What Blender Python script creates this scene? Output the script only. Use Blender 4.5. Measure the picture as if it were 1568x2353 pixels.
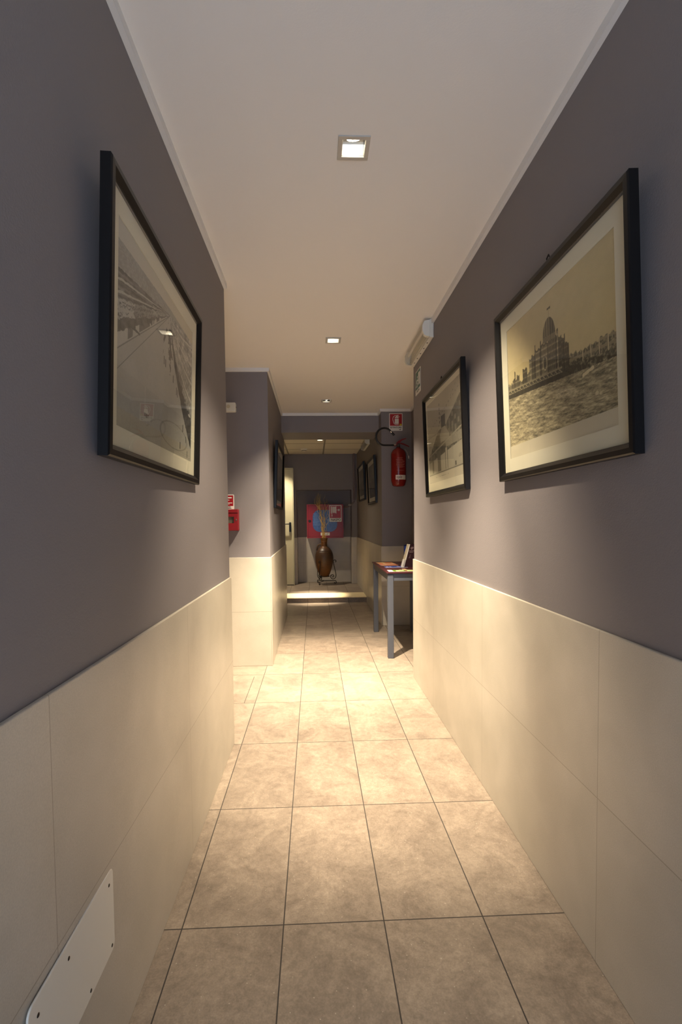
import bpy, bmesh, math, random
from mathutils import Vector, Matrix, noise
for o in list(bpy.data.objects): bpy.data.objects.remove(o)
S = bpy.context.scene
COL = S.collection
PI = math.pi

# ------------------------------------------------------------------ camera
YAW, PITCH, ROLL, FPX, CX, CY, CH = 0.0388, -0.042, -0.0109, 1124.95, 766.38, 1243.74, 1.2005
rt = Vector((math.cos(YAW), -math.sin(YAW), 0))
fw = Vector((math.sin(YAW)*math.cos(PITCH), math.cos(YAW)*math.cos(PITCH), math.sin(PITCH)))
up = rt.cross(fw)
R = rt*math.cos(ROLL)+up*math.sin(ROLL); U = -rt*math.sin(ROLL)+up*math.cos(ROLL)
cd = bpy.data.cameras.new('camera'); cam = bpy.data.objects.new('camera', cd); COL.objects.link(cam)
cd.sensor_fit = 'VERTICAL'; cd.sensor_height = 36.0; cd.sensor_width = 24.0
cd.lens = 36.0*FPX/2353
cd.shift_x = (784-CX)/2353; cd.shift_y = (CY-1176.5)/2353
cd.clip_start = 0.02
cam.matrix_world = Matrix(((R.x,U.x,-fw.x,0),(R.y,U.y,-fw.y,0),(R.z,U.z,-fw.z,CH),(0,0,0,1)))
S.camera = cam

# ------------------------------------------------------------------ world, exposure, light settings
W = bpy.data.worlds.new('world'); S.world = W; W.use_nodes = True
bg = W.node_tree.nodes['Background']
_n = W.node_tree.nodes; _l = W.node_tree.links            # cool daylight, lower half made brighter to light the ceiling from below
_tc = _n.new('ShaderNodeTexCoord'); _sp = _n.new('ShaderNodeSeparateXYZ'); _cr = _n.new('ShaderNodeValToRGB')
_mr = _n.new('ShaderNodeMapRange'); _mr.inputs[1].default_value = -1; _l.new(_tc.outputs['Generated'], _sp.inputs[0]); _l.new(_sp.outputs[2], _mr.inputs[0])
_cr.color_ramp.elements[0].position = .46; _cr.color_ramp.elements[0].color = (0.62, 0.75, 0.96, 1)
_cr.color_ramp.elements[1].position = .54; _cr.color_ramp.elements[1].color = (0.22, 0.29, 0.41, 1)
_l.new(_mr.outputs[0], _cr.inputs[0]); _l.new(_cr.outputs[0], bg.inputs[0]); bg.inputs[1].default_value = 5.5
S.view_settings.view_transform = 'Standard'; S.view_settings.look = 'None'
S.view_settings.exposure = 0.4; S.view_settings.gamma = 1.0; S.view_settings.use_curve_mapping = False
WARM = (1.0, 0.853, 0.635)
# lamps: x, y, ceiling z, aim offset (dx, dy on the floor), core watts, core cone deg, wide watts, wide cone deg
ZCEIL, ZDROP = 2.445, 2.375
LAMPS = [
 ('square recessed ceiling downlight nearest the camera, bulb and reflector both visible', .147, 1.685, ZCEIL, (.14, .85), 640, 56, 150, 90),
 ('square recessed ceiling downlight in the middle of the corridor, second from the camera', .147, 3.43, ZCEIL, (-.05, .50), 840, 60, 180, 90),
 ('square recessed ceiling downlight just before the dropped beam, third from the camera', .143, 5.135, ZCEIL, (-.02, -.75), 50, 50, 18, 76),
]
HIDDEN_LAMPS = [
 ('square downlight in the panel ceiling above the bright step, mostly hidden by the beam', .10, 7.18, ZDROP, (-.1, .20), 850, 28, 6, 60),
 ('square downlight in the panel ceiling right in front of the cream door', -.545, 8.17, ZDROP, (-.02, .1), 40, 50, 95, 84),
 ('square downlight in the side passage ceiling behind the left wall corner', -1.35, 3.35, ZCEIL, (.25, .0), 110, 64, 40, 84),
]

HIDDEN_LAMPS.append(('square downlight in the panel ceiling just behind the beam', .10, 6.50, ZDROP, (.0, .05), 6, 60, 16, 90))

# ------------------------------------------------------------------ helpers
def srgb(r, g, b):
    f = lambda c: (c/255/12.92) if c/255 <= .04045 else ((c/255+.055)/1.055)**2.4
    return (f(r), f(g), f(b), 1)
def mat(name, col, rough=.5, metal=0, spec=.5, bump=0, bscale=200, var=0, vscale=8, emit=None):
    m = bpy.data.materials.new(name); m.use_nodes = True; n = m.node_tree.nodes; l = m.node_tree.links
    b = n['Principled BSDF']; b.inputs['Base Color'].default_value = col
    b.inputs['Roughness'].default_value = rough; b.inputs['Metallic'].default_value = metal
    b.inputs['Specular IOR Level'].default_value = spec
    tc = n.new('ShaderNodeTexCoord')
    if var:
        t = n.new('ShaderNodeTexNoise'); t.inputs['Scale'].default_value = vscale; t.inputs['Detail'].default_value = 5
        l.new(tc.outputs['Object'], t.inputs['Vector'])
        r = n.new('ShaderNodeMapRange'); r.inputs[1].default_value = .3; r.inputs[2].default_value = .7
        r.inputs[3].default_value = 1-var; r.inputs[4].default_value = 1+var
        l.new(t.outputs['Fac'], r.inputs[0])
        mx = n.new('ShaderNodeVectorMath'); mx.operation = 'SCALE'; mx.inputs[0].default_value = col[:3]
        l.new(r.outputs[0], mx.inputs['Scale']); l.new(mx.outputs[0], b.inputs['Base Color'])
    if bump:
        t = n.new('ShaderNodeTexNoise'); t.inputs['Scale'].default_value = bscale; t.inputs['Detail'].default_value = 3
        l.new(tc.outputs['Object'], t.inputs['Vector'])
        bp = n.new('ShaderNodeBump'); bp.inputs['Strength'].default_value = bump; bp.inputs['Distance'].default_value = .002
        l.new(t.outputs['Fac'], bp.inputs['Height']); l.new(bp.outputs[0], b.inputs['Normal'])
    if emit:
        b.inputs['Emission Color'].default_value = emit[0]; b.inputs['Emission Strength'].default_value = emit[1]
    return m

class NB:
    """tiny node builder"""
    def __init__(s, m): s.n = m.node_tree.nodes; s.l = m.node_tree.links
    def math(s, op, a, b=None, c=None):
        x = s.n.new('ShaderNodeMath'); x.operation = op
        for i, v in enumerate((a, b, c)):
            if v is None: continue
            if isinstance(v, (int, float)): x.inputs[i].default_value = v
            else: s.l.new(v, x.inputs[i])
        return x.outputs[0]
    def line(s, coord, off, period, halfw):
        """1 on the joint, 0 elsewhere"""
        a = s.math('SUBTRACT', coord, off); a = s.math('DIVIDE', a, period)
        f = s.math('FRACT', s.math('ADD', a, .5)); d = s.math('ABSOLUTE', s.math('SUBTRACT', f, .5))
        d = s.math('MULTIPLY', d, period)
        return s.math('LESS_THAN', d, halfw), s.math('FLOOR', a)
    def tex(s, kind, vec, scale, detail=4, dist=0, rough=.5):
        t = s.n.new('ShaderNodeTex'+kind); t.inputs['Scale'].default_value = scale
        if kind == 'Noise':
            t.inputs['Detail'].default_value = detail; t.inputs['Distortion'].default_value = dist
            t.inputs['Roughness'].default_value = rough
        s.l.new(vec, t.inputs['Vector']); return t
    def maprange(s, v, a, b, c, d):
        r = s.n.new('ShaderNodeMapRange'); s.l.new(v, r.inputs[0])
        for i, q in enumerate((a, b, c, d)): r.inputs[i+1].default_value = q
        return r.outputs[0]
    def mix(s, fac, a, b):
        x = s.n.new('ShaderNodeMix'); x.data_type = 'RGBA'
        if isinstance(fac, (int, float)): x.inputs[0].default_value = fac
        else: s.l.new(fac, x.inputs[0])
        for i, v in ((6, a), (7, b)):
            if isinstance(v, tuple): x.inputs[i].default_value = v
            else: s.l.new(v, x.inputs[i])
        return x.outputs[2]
    def scale(s, col, v):
        x = s.n.new('ShaderNodeVectorMath'); x.operation = 'SCALE'
        if isinstance(col, tuple): x.inputs[0].default_value = col[:3]
        else: s.l.new(col, x.inputs[0])
        s.l.new(v, x.inputs['Scale']); return x.outputs[0]
    def bump(s, h, strength, dist):
        b = s.n.new('ShaderNodeBump'); b.inputs['Strength'].default_value = strength; b.inputs['Distance'].default_value = dist
        s.l.new(h, b.inputs['Height']); return b.outputs[0]

def floor_material(name, x0, wx, y0, ly, extra=False):
    m = bpy.data.materials.new(name); m.use_nodes = True; q = NB(m); b = q.n['Principled BSDF']
    tc = q.n.new('ShaderNodeTexCoord'); sp = q.n.new('ShaderNodeSeparateXYZ'); q.l.new(tc.outputs['Object'], sp.inputs[0])
    X, Y = sp.outputs[0], sp.outputs[1]
    gx, ix = q.line(X, x0, wx, .0018); gy, iy = q.line(Y, y0, ly, .0018)
    g = q.math('MAXIMUM', gx, gy)
    if extra:
        e = q.math('LESS_THAN', q.math('ABSOLUTE', q.math('ADD', X, .478)), .0017)
        e = q.math('MULTIPLY', e, q.math('LESS_THAN', q.math('ABSOLUTE', q.math('SUBTRACT', Y, 3.49)), .275))
        g = q.math('MAXIMUM', g, e)
    cb = q.n.new('ShaderNodeCombineXYZ'); q.l.new(ix, cb.inputs[0]); q.l.new(iy, cb.inputs[1])
    wn = q.n.new('ShaderNodeTexWhiteNoise'); q.l.new(cb.outputs[0], wn.inputs[0])
    # shift the cloudy pattern from tile to tile
    vm = q.n.new('ShaderNodeVectorMath'); vm.operation = 'MULTIPLY_ADD'; q.l.new(wn.outputs['Color'], vm.inputs[0])
    vm.inputs[1].default_value = (9, 9, 9); q.l.new(tc.outputs['Object'], vm.inputs[2]); V = vm.outputs[0]
    n1 = q.tex('Noise', V, 5.5, 9, .8, .72); n2 = q.tex('Noise', V, 48, 10, 0, .8); n3 = q.tex('Noise', V, 210, 2)
    f = q.maprange(n1.outputs[0], .32, .68, 0, 1)
    c = q.mix(f, srgb(114, 101, 89), srgb(149, 134, 118))
    k = q.maprange(n2.outputs[0], .3, .7, .72, 1.26); c = q.scale(c, k)
    k = q.maprange(wn.outputs[0], 0, 1, .92, 1.07); c = q.scale(c, k)
    k = q.maprange(n3.outputs[0], .35, .75, .92, 1.12); c = q.scale(c, k)
    v = q.tex('Voronoi', V, 42); sp_ = q.math('LESS_THAN', v.outputs['Distance'], .07)
    c = q.mix(q.math('MULTIPLY', sp_, .28), c, srgb(226, 214, 196))
    c = q.mix(g, c, srgb(58, 52, 47))
    q.l.new(c, b.inputs['Base Color'])
    r = q.maprange(n2.outputs[0], .3, .7, .30, .48); r = q.math('MAXIMUM', r, q.math('MULTIPLY', g, .9)); q.l.new(r, b.inputs['Roughness'])
    h = q.math('SUBTRACT', q.math('MULTIPLY', n2.outputs[0], .12), g)
    q.l.new(q.bump(h, .5, .0012), b.inputs['Normal'])
    return m

def tile_material(name, axis, off, period, zoff=.4538, zper=.4538, flip=False):
    m = bpy.data.materials.new(name); m.use_nodes = True; q = NB(m); b = q.n['Principled BSDF']
    tc = q.n.new('ShaderNodeTexCoord'); sp = q.n.new('ShaderNodeSeparateXYZ'); q.l.new(tc.outputs['Object'], sp.inputs[0])
    A, Z = sp.outputs[axis], sp.outputs[2]
    ga, ia = q.line(A, off, period, .0012); d = q.math('ABSOLUTE', q.math('SUBTRACT', Z, zoff)); gz = q.math('LESS_THAN', d, .0013)
    g = q.math('MAXIMUM', ga, gz); iz = q.math('GREATER_THAN', Z, zoff)
    cb = q.n.new('ShaderNodeCombineXYZ'); q.l.new(ia, cb.inputs[0]); q.l.new(iz, cb.inputs[1])
    wn = q.n.new('ShaderNodeTexWhiteNoise'); q.l.new(cb.outputs[0], wn.inputs[0])
    n1 = q.tex('Noise', tc.outputs['Object'], 5, 5, .3); n3 = q.tex('Noise', tc.outputs['Object'], 330, 2)
    c = q.mix(q.maprange(n1.outputs[0], .3, .7, 0, 1), srgb(176, 167, 151), srgb(190, 180, 164))
    c = q.scale(c, q.maprange(wn.outputs[0], 0, 1, .96, 1.03)); c = q.scale(c, q.maprange(n3.outputs[0], .3, .7, .93, 1.06))
    c = q.mix(q.math('MULTIPLY', g, .55), c, srgb(120, 104, 84))
    q.l.new(c, b.inputs['Base Color']); b.inputs['Roughness'].default_value = .38
    h = q.math('SUBTRACT', q.math('MULTIPLY', n3.outputs[0], .15), g)
    q.l.new(q.bump(h, .4, .001), b.inputs['Normal'])
    return m

class MB:
    """mesh builder with material slots"""
    def __init__(s): s.bm = bmesh.new(); s.mi = 0
    def poly(s, pts, mi=None):
        f = s.bm.faces.new([s.bm.verts.new(p) for p in pts]); f.material_index = s.mi if mi is None else mi; return f
    def box(s, x0, x1, y0, y1, z0, z1):
        v = [s.bm.verts.new(p) for p in ((x0,y0,z0),(x1,y0,z0),(x1,y1,z0),(x0,y1,z0),(x0,y0,z1),(x1,y0,z1),(x1,y1,z1),(x0,y1,z1))]
        for f in ((0,3,2,1),(4,5,6,7),(0,1,5,4),(1,2,6,5),(2,3,7,6),(3,0,4,7)):
            s.bm.faces.new([v[i] for i in f]).material_index = s.mi
        return s
    def prism(s, pts, z0, z1):
        """pts: (x,y) counter-clockwise"""
        lo = [s.bm.verts.new((x, y, z0)) for x, y in pts]; hi = [s.bm.verts.new((x, y, z1)) for x, y in pts]; n = len(pts)
        s.bm.faces.new(lo[::-1]).material_index = s.mi; s.bm.faces.new(hi).material_index = s.mi
        for i in range(n): s.bm.faces.new((lo[i], lo[(i+1) % n], hi[(i+1) % n], hi[i])).material_index = s.mi
        return s
    def plate(s, pts, y0, y1):
        """outline of (x,z) points extruded from y0 (front, lower y) to y1"""
        a = [s.bm.verts.new((x, y0, z)) for x, z in pts]; b = [s.bm.verts.new((x, y1, z)) for x, z in pts]; n = len(pts)
        s.bm.faces.new(a).material_index = s.mi; s.bm.faces.new(b[::-1]).material_index = s.mi
        for i in range(n): s.bm.faces.new((a[(i+1) % n], a[i], b[i], b[(i+1) % n])).material_index = s.mi
        return s
    def lathe(s, prof, cx=0, cy=0, seg=48, a0=0, a1=2*PI):
        rings = []; full = abs(a1-a0-2*PI) < 1e-6; m = seg if full else seg+1
        for r, z in prof:
            rings.append([s.bm.verts.new((cx+r*math.cos(a0+(a1-a0)*i/seg), cy+r*math.sin(a0+(a1-a0)*i/seg), z)) for i in range(m)])
        for a, b in zip(rings, rings[1:]):
            for i in range(seg):
                j = (i+1) % m
                try: s.bm.faces.new((a[i], a[j], b[j], b[i])).material_index = s.mi
                except ValueError: pass
        return s
    def tube(s, path, rad, seg=10, cap=True):
        path = [Vector(p) for p in path]; n = len(path)
        rad = rad if isinstance(rad, (list, tuple)) else [rad]*n
        t0 = (path[1]-path[0]).normalized(); nrm = t0.orthogonal().normalized(); rings = []
        for i in range(n):
            t = (path[min(i+1, n-1)]-path[max(i-1, 0)]).normalized()
            nrm = (nrm - t*nrm.dot(t)).normalized(); bn = t.cross(nrm)
            rings.append([s.bm.verts.new(path[i]+(nrm*math.cos(2*PI*k/seg)+bn*math.sin(2*PI*k/seg))*rad[i]) for k in range(seg)])
        for a, b in zip(rings, rings[1:]):
            for k in range(seg): s.bm.faces.new((a[k], a[(k+1) % seg], b[(k+1) % seg], b[k])).material_index = s.mi
        if cap: s.bm.faces.new(rings[0][::-1]).material_index = s.mi; s.bm.faces.new(rings[-1]).material_index = s.mi
        return s
    def build(s, name, mats, parent=None, smooth=False, bevel=0, label=None):
        bmesh.ops.recalc_face_normals(s.bm, faces=s.bm.faces) if not getattr(s, 'keep', False) else None
        me = bpy.data.meshes.new(name); s.bm.to_mesh(me); s.bm.free()
        for m in (mats if isinstance(mats, (list, tuple)) else [mats]): me.materials.append(m)
        if smooth:
            for p in me.polygons: p.use_smooth = True
        o = bpy.data.objects.new(name, me); COL.objects.link(o); o.parent = parent
        if bevel:
            md = o.modifiers.new('bevel', 'BEVEL'); md.width = bevel; md.segments = 3; md.limit_method = 'ANGLE'; md.angle_limit = .6
        if smooth:
            try: me.set_sharp_from_angle(angle=.7)
            except Exception: pass
        if label: o['label'] = label
        return o
def thing(name, label, cat, loc=(0,0,0), rot=(0,0,0), group=None):
    o = bpy.data.objects.new(name, None); COL.objects.link(o); o.empty_display_size = .05
    o.location = loc; o.rotation_euler = rot; o['label'] = label; o['category'] = cat
    if group: o['group'] = group
    return o
def struct(o, label=None, cat='wall'):
    o['kind'] = 'structure'
    if label: o['label'] = label
    o['category'] = cat
    return o
def text_part(s, name, size, cx, cz, y, m, parent, bold=0, width=None):
    cu = bpy.data.curves.new(name, 'FONT'); cu.body = s; cu.size = size; cu.align_x = 'CENTER'; cu.align_y = 'CENTER'
    cu.offset = bold; cu.extrude = .0002
    t = bpy.data.objects.new('tmp', cu); COL.objects.link(t)
    dg = bpy.context.evaluated_depsgraph_get(); me = bpy.data.meshes.new_from_object(t.evaluated_get(dg))
    bpy.data.objects.remove(t)
    xs = [v.co.x for v in me.vertices]; w = max(xs)-min(xs); k = (width/w) if width else 1
    for v in me.vertices: v.co = Vector((cx+v.co.x*k, y-v.co.z, cz+v.co.y))
    me.materials.clear(); me.materials.append(m); me.name = name
    o = bpy.data.objects.new(name, me); COL.objects.link(o); o.parent = parent; return o
def rrect(x0, x1, z0, z1, r, n=6):
    p = []
    for cx, cz, a in ((x1-r, z0+r, -PI/2), (x1-r, z1-r, 0), (x0+r, z1-r, PI/2), (x0+r, z0+r, PI)):
        for i in range(n+1): p.append((cx+r*math.cos(a+PI/2*i/n), cz+r*math.sin(a+PI/2*i/n)))
    return p
def circle(cx, cz, r, n=24): return [(cx+r*math.cos(2*PI*i/n), cz+r*math.sin(2*PI*i/n)) for i in range(n)]
def stroke(pts, w):
    """flat ribbon outline around an open polyline in (x,z)"""
    L, Rr = [], []
    for i, p in enumerate(pts):
        a = Vector(pts[max(i-1, 0)]); b = Vector(pts[min(i+1, len(pts)-1)]); t = (b-a).normalized(); n = Vector((-t.y, t.x))*w/2
        L.append((p[0]+n.x, p[1]+n.y)); Rr.append((p[0]-n.x, p[1]-n.y))
    return Rr+L[::-1]

# ------------------------------------------------------------------ materials
M_paint = mat('mauve_grey_paint', srgb(124, 117, 117), .6, bump=.25, bscale=260, var=.02, vscale=2, spec=.35)
M_ceil = mat('ceiling_paint', srgb(228, 222, 214), .85, bump=.12, bscale=180, spec=.2)
M_trim = mat('white_trim_paint', srgb(222, 219, 214), .5)
M_floor = floor_material('floor_tiles', -.4056, .30, 1.4136, .60, True)
M_floor2 = floor_material('upper_floor_tiles', -.0950, .305, 7.62, .58)
M_tread = mat('cream_stone_tread', srgb(222, 204, 164), .4, var=.06, vscale=25)
M_riser = tile_material('riser_tiles', 0, -.4056, .30)
M_tile_r = tile_material('wall_tiles_right', 1, 1.2470, .898)
M_tile_l = tile_material('wall_tiles_left', 1, .8526, .895)
M_tile_p = tile_material('wall_tiles_pillar', 1, 4.95, .9)
M_tile_b = tile_material('wall_tiles_back', 0, .70, .90, .447)
M_drop = mat('mineral_panel', srgb(205, 196, 180), .9, bump=.3, bscale=400)
M_tbar = mat('ceiling_bar', srgb(120, 112, 102), .6)
M_black = mat('black_lacquered_wood', srgb(14, 12, 12), .38, bump=.05, bscale=60, spec=.3)
M_mat = mat('cream_mat_board', srgb(214, 206, 184), .85)
M_white = mat('white_plastic', srgb(214, 210, 198), .4)
M_plate = mat('white_painted_metal', srgb(224, 218, 204), .38, bump=.04, bscale=90)
M_screw = mat('dark_screw', srgb(60, 54, 48), .4, metal=.8)
M_chrome = mat('chrome', srgb(214, 212, 208), .12, metal=1)
M_satin = mat('satin_reflector', srgb(235, 228, 214), .35, metal=.7)
M_nickel = mat('grey_satin_metal', srgb(176, 172, 164), .4, metal=.2)
M_dark = mat('dark_plastic', srgb(16, 16, 17), .4)
M_can = mat('black_lamp_housing', srgb(22, 20, 18), .35, metal=.3)
M_red = mat('red_gloss_paint', srgb(136, 18, 28), .4)
M_redd = mat('extinguisher_red', srgb(124, 24, 18), .25)
M_redbox = mat('red_plastic', srgb(122, 14, 20), .4)
M_signred = mat('sign_red', srgb(160, 14, 24), .4)
M_signwhite = mat('sign_white', srgb(222, 216, 206), .4)
M_signgreen = mat('sign_green', srgb(18, 84, 66), .4)
M_ink = mat('sign_ink', srgb(22, 20, 22), .5)
M_yellow = mat('sign_yellow', srgb(196, 170, 30), .5)
M_blue = mat('blue_safety_film', srgb(56, 88, 146), .35, var=.25, vscale=30)
M_line = mat('film_print_line', srgb(120, 150, 196), .4)
M_door = mat('cream_door_enamel', srgb(204, 196, 164), .45)
M_clay = None
M_twig = mat('pale_willow_bark', srgb(206, 170, 96), .6, var=.12, vscale=30)
M_iron = mat('wrought_iron', srgb(26, 22, 20), .45, metal=.6)
M_legs = mat('grey_powder_coated_steel', srgb(76, 78, 86), .45, metal=.15)
M_top = mat('burgundy_laminate', srgb(64, 22, 25), .38, var=.05, vscale=20)
M_lens = mat('glowing_lamp_lens', (1, .9, .7, 1), .3, emit=((1, .88, .66, 1), 40))
M_grey_pipe = mat('painted_pipe', srgb(112, 98, 98), .45)
M_cardb = mat('cream_card', srgb(196, 184, 156), .5)
def clay():
    m = bpy.data.materials.new('aged_terracotta'); m.use_nodes = True; q = NB(m); b = q.n['Principled BSDF']
    tc = q.n.new('ShaderNodeTexCoord'); sp = q.n.new('ShaderNodeSeparateXYZ'); q.l.new(tc.outputs['Object'], sp.inputs[0])
    n = q.tex('Noise', tc.outputs['Object'], 7, 6, .5, .65); z = q.math('ADD', sp.outputs[2], q.math('MULTIPLY', n.outputs[0], .22))
    c = q.mix(q.maprange(z, .36, .60, 0, 1), srgb(118, 72, 24), srgb(70, 48, 32))
    c = q.mix(q.maprange(z, .74, .86, 0, 1), c, srgb(112, 68, 24))
    n2 = q.tex('Noise', tc.outputs['Object'], 60, 4); c = q.scale(c, q.maprange(n2.outputs[0], .3, .7, .8, 1.15))
    q.l.new(c, b.inputs['Base Color']); b.inputs['Roughness'].default_value = .42
    q.l.new(q.bump(n2.outputs[0], .35, .003), b.inputs['Normal']); return m
M_clay = clay()
def glass(name, tint=(1, 1, 1, 1), ior=1.5):
    m = bpy.data.materials.new(name); m.use_nodes = True; q = NB(m); q.n.remove(q.n['Principled BSDF'])
    t = q.n.new('ShaderNodeBsdfTransparent'); t.inputs[0].default_value = tint
    g = q.n.new('ShaderNodeBsdfGlossy'); g.inputs['Roughness'].default_value = .0
    ge = q.n.new('ShaderNodeNewGeometry'); dp = q.n.new('ShaderNodeVectorMath'); dp.operation = 'DOT_PRODUCT'
    q.l.new(ge.outputs['Incoming'], dp.inputs[0]); q.l.new(ge.outputs['Normal'], dp.inputs[1])
    c = q.math('SUBTRACT', 1.0, q.math('ABSOLUTE', dp.outputs['Value'])); r0 = ((ior-1)/(ior+1))**2*1.6
    F = q.math('MULTIPLY_ADD', q.math('POWER', c, 5.0), 1-r0, r0)
    x = q.n.new('ShaderNodeMixShader'); q.l.new(F, x.inputs[0]); q.l.new(t.outputs[0], x.inputs[1]); q.l.new(g.outputs[0], x.inputs[2])
    q.l.new(x.outputs[0], q.n['Material Output'].inputs[0]); return m
M_glass = glass('picture_glass', (.97, .98, .96, 1))
M_cover = glass('clear_lamp_cover', (.93, .92, .88, 1), 1.45)
def print_material():
    m = bpy.data.materials.new('photographic_print'); m.use_nodes = True; q = NB(m); b = q.n['Principled BSDF']
    a = q.n.new('ShaderNodeAttribute'); a.attribute_name = 'print'
    tc = q.n.new('ShaderNodeTexCoord'); n = q.tex('Noise', tc.outputs['Object'], 500, 2)
    q.l.new(q.scale(a.outputs['Color'], q.maprange(n.outputs[0], .3, .7, .94, 1.06)), b.inputs['Base Color'])
    b.inputs['Roughness'].default_value = .7; return m
M_print = print_material()

# ------------------------------------------------------------------ setting
def xl(y): return -.4471+.0085*(y-2.6)       # tiled face of the left wall
YE = 2.632                                    # end of the left wall
PT = .010                                     # tiles stand proud of the paint
ZT, ZTRIM = .905, 2.4155
XR = .7455; YRE = 3.676                       # right wall tiled face and end
PX, PY = -.356, 4.046                         # left pillar tiled faces
QX, QY = .757, 5.512                          # right pillar tiled faces
BY, B2 = 5.73, 6.23                           # beam
YS = 7.14; SH = .08                           # step
YB = 8.95; YK = 8.68                          # niche back and bulkhead front
o = MB().box(-2.8, 1.3, -1.3, YS, -.06, 0).build('floor', M_floor); struct(o, 'beige stone effect floor tiles of the corridor', 'floor')
u = thing('floor', 'raised tiled floor beyond the step with cream stone edge', 'floor'); u['kind'] = 'structure'
MB().box(-1.8, 1.3, 7.59, 9.1, -.06, SH).build('floor_tiles', M_floor2, u)
MB().box(-1.8, 1.3, YS-.008, 7.59, .066, SH).build('tread', M_tread, u, bevel=.008, label='cream stone tread edge')
MB().box(-1.8, 1.3, YS, 7.588, -.06, .066).build('riser', M_floor, u)

def ceiling_grid(name, x0, x1, y0, y1, z, zt, holes, m):
    xs = sorted({x0, x1, *[h[0]-.044 for h in holes], *[h[0]+.044 for h in holes]})
    ys = sorted({y0, y1, *[h[1]-.044 for h in holes], *[h[1]+.044 for h in holes]})
    b = MB()
    for a, c in zip(xs, xs[1:]):
        for d, e in zip(ys, ys[1:]):
            cx, cy = (a+c)/2, (d+e)/2
            if any(abs(cx-h[0]) < .044 and abs(cy-h[1]) < .044 for h in holes): continue
            b.poly([(a, d, z), (a, e, z), (c, e, z), (c, d, z)])
    b.box(x0, x1, y0, y1, zt, zt+.05)  # unseen upper slab added to seal out light above the lamp holes
    bmesh.ops.remove_doubles(b.bm, verts=b.bm.verts, dist=1e-5)
    return b.build(name, m)
hol = [(l[1], l[2]) for l in LAMPS+HIDDEN_LAMPS[2:3]]
struct(ceiling_grid('ceiling', -2.8, 1.3, -1.3, BY, ZCEIL, 2.60, hol, M_ceil), 'plain off white painted corridor ceiling', 'ceiling')
struct(MB().box(-.5, .80, BY, B2, 2.225, 2.6).build('trim_1', M_paint), 'grey painted beam crossing the corridor under the ceiling', 'beam')
dc = thing('ceiling', 'panel ceiling of pale square panels beyond the beam', 'ceiling'); dc['kind'] = 'structure'
hd = [(l[1], l[2]) for l in HIDDEN_LAMPS[:2]+HIDDEN_LAMPS[3:]]
ceiling_grid('panel', -1.8, .80, B2, YK, ZDROP, 2.60, hd, M_drop).parent = dc
b = MB()
for x in (-1.65, -1.04, -.434, .172):
    b.box(x-.012, x+.012, B2, YK, ZDROP-.004, ZDROP-.0005)
for y in (6.28, 6.89, 7.49, 8.10):
    b.box(-1.8, .757, y-.005, y+.005, ZDROP-.003, ZDROP-.0005)
b.build('grid_bar', M_tbar, dc)

def wall(name, label, pts, m=M_paint, z0=-.06, z1=2.6):
    return struct(MB().prism(pts, z0, z1).build(name, m), label)
def wains(parent, pts, m, z1=ZT, z0=0):
    return MB().prism(pts, z0, z1).build('tile_wainscot', m, parent, bevel=.0025)
wl = wall('wall_left', 'mauve grey left wall with pale tiled lower half', [(-2.8,-1.3),(xl(-1.3)-PT,-1.3),(xl(YE)-PT,YE),(-2.8,YE)])
wains(wl, [(xl(-1.3)-PT,-1.3),(xl(-1.3),-1.3),(xl(YE),YE),(xl(YE)-PT,YE)], M_tile_l)
wr = wall('wall_right', 'mauve grey right wall with pale tiled lower half', [(XR+PT,-1.3),(1.3,-1.3),(1.3,YRE),(XR+PT,YRE)])
wains(wr, [(XR,-1.3),(XR+PT,-1.3),(XR+PT,YRE+PT*.6),(XR,YRE+PT*.6)], M_tile_r)
wp = wall('wall_left_far', 'projecting grey wall block on the left beyond the side passage', [(-2.8,PY+PT),(PX-PT,PY+PT),(PX-PT,B2),(-2.8,B2)])
wains(wp, [(PX-PT,PY),(PX,PY),(PX,B2+.006),(PX-PT,B2+.006)], M_tile_p)
wains(wp, [(-2.7,PY),(PX-PT,PY),(PX-PT,PY+PT),(-2.7,PY+PT)], M_tile_p)
wq = wall('wall_right_far', 'grey wall on the right beyond the table recess', [(QX+PT,QY+PT),(1.3,QY+PT),(1.3,YK),(QX+PT,YK)])
wains(wq, [(QX,QY),(QX+PT,QY),(QX+PT,YK),(QX,YK)], M_tile_p)
wains(wq, [(QX+PT,QY),(1.10,QY),(1.10,QY+PT),(QX+PT,QY+PT)], M_tile_b)
wa = wall('wall_right_recess', 'side wall of the recess behind the table', [(1.11,YRE),(1.3,YRE),(1.3,QY+PT),(1.11,QY+PT)])
wains(wa, [(1.10,YRE),(1.11,YRE),(1.11,QY),(1.10,QY)], M_tile_p)
wb = wall('wall_back', 'niche wall at the corridor end behind the hose cabinet', [(-1.8,YB),(1.3,YB),(1.3,YB+.15),(-1.8,YB+.15)])
wains(wb, [(-.30,YB-PT),(.66,YB-PT),(.66,YB),(-.30,YB)], M_tile_b, z1=.905, z0=SH)
struct(MB().box(-1.8, QX+PT, YK, YB, 1.747, 2.6).build('wall_back_upper', M_paint), 'grey bulkhead above the niche at the corridor end')
pr = wall('wall_back_right', 'narrow pier right of the niche', [(.668,YK),(QX+PT,YK),(QX+PT,YB),(.668,YB)], z1=1.747)
wains(pr, [(.66,YK-PT),(QX,YK-PT),(QX,YK),(.66,YK)], M_tile_b, z0=SH)
wains(pr, [(.66,YK),(.668,YK),(.668,YB-PT),(.66,YB-PT)], M_tile_b, z0=SH)
pl = wall('wall_back_left', 'wall piece behind the cream door', [(-1.8,YK-.02),(-.308,YK-.02),(-.308,YB),(-1.8,YB)], z1=1.75)
wains(pl, [(-.308,YK-.02),(-.30,YK-.02),(-.30,YB-PT),(-.308,YB-PT)], M_tile_b, z0=SH)
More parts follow.
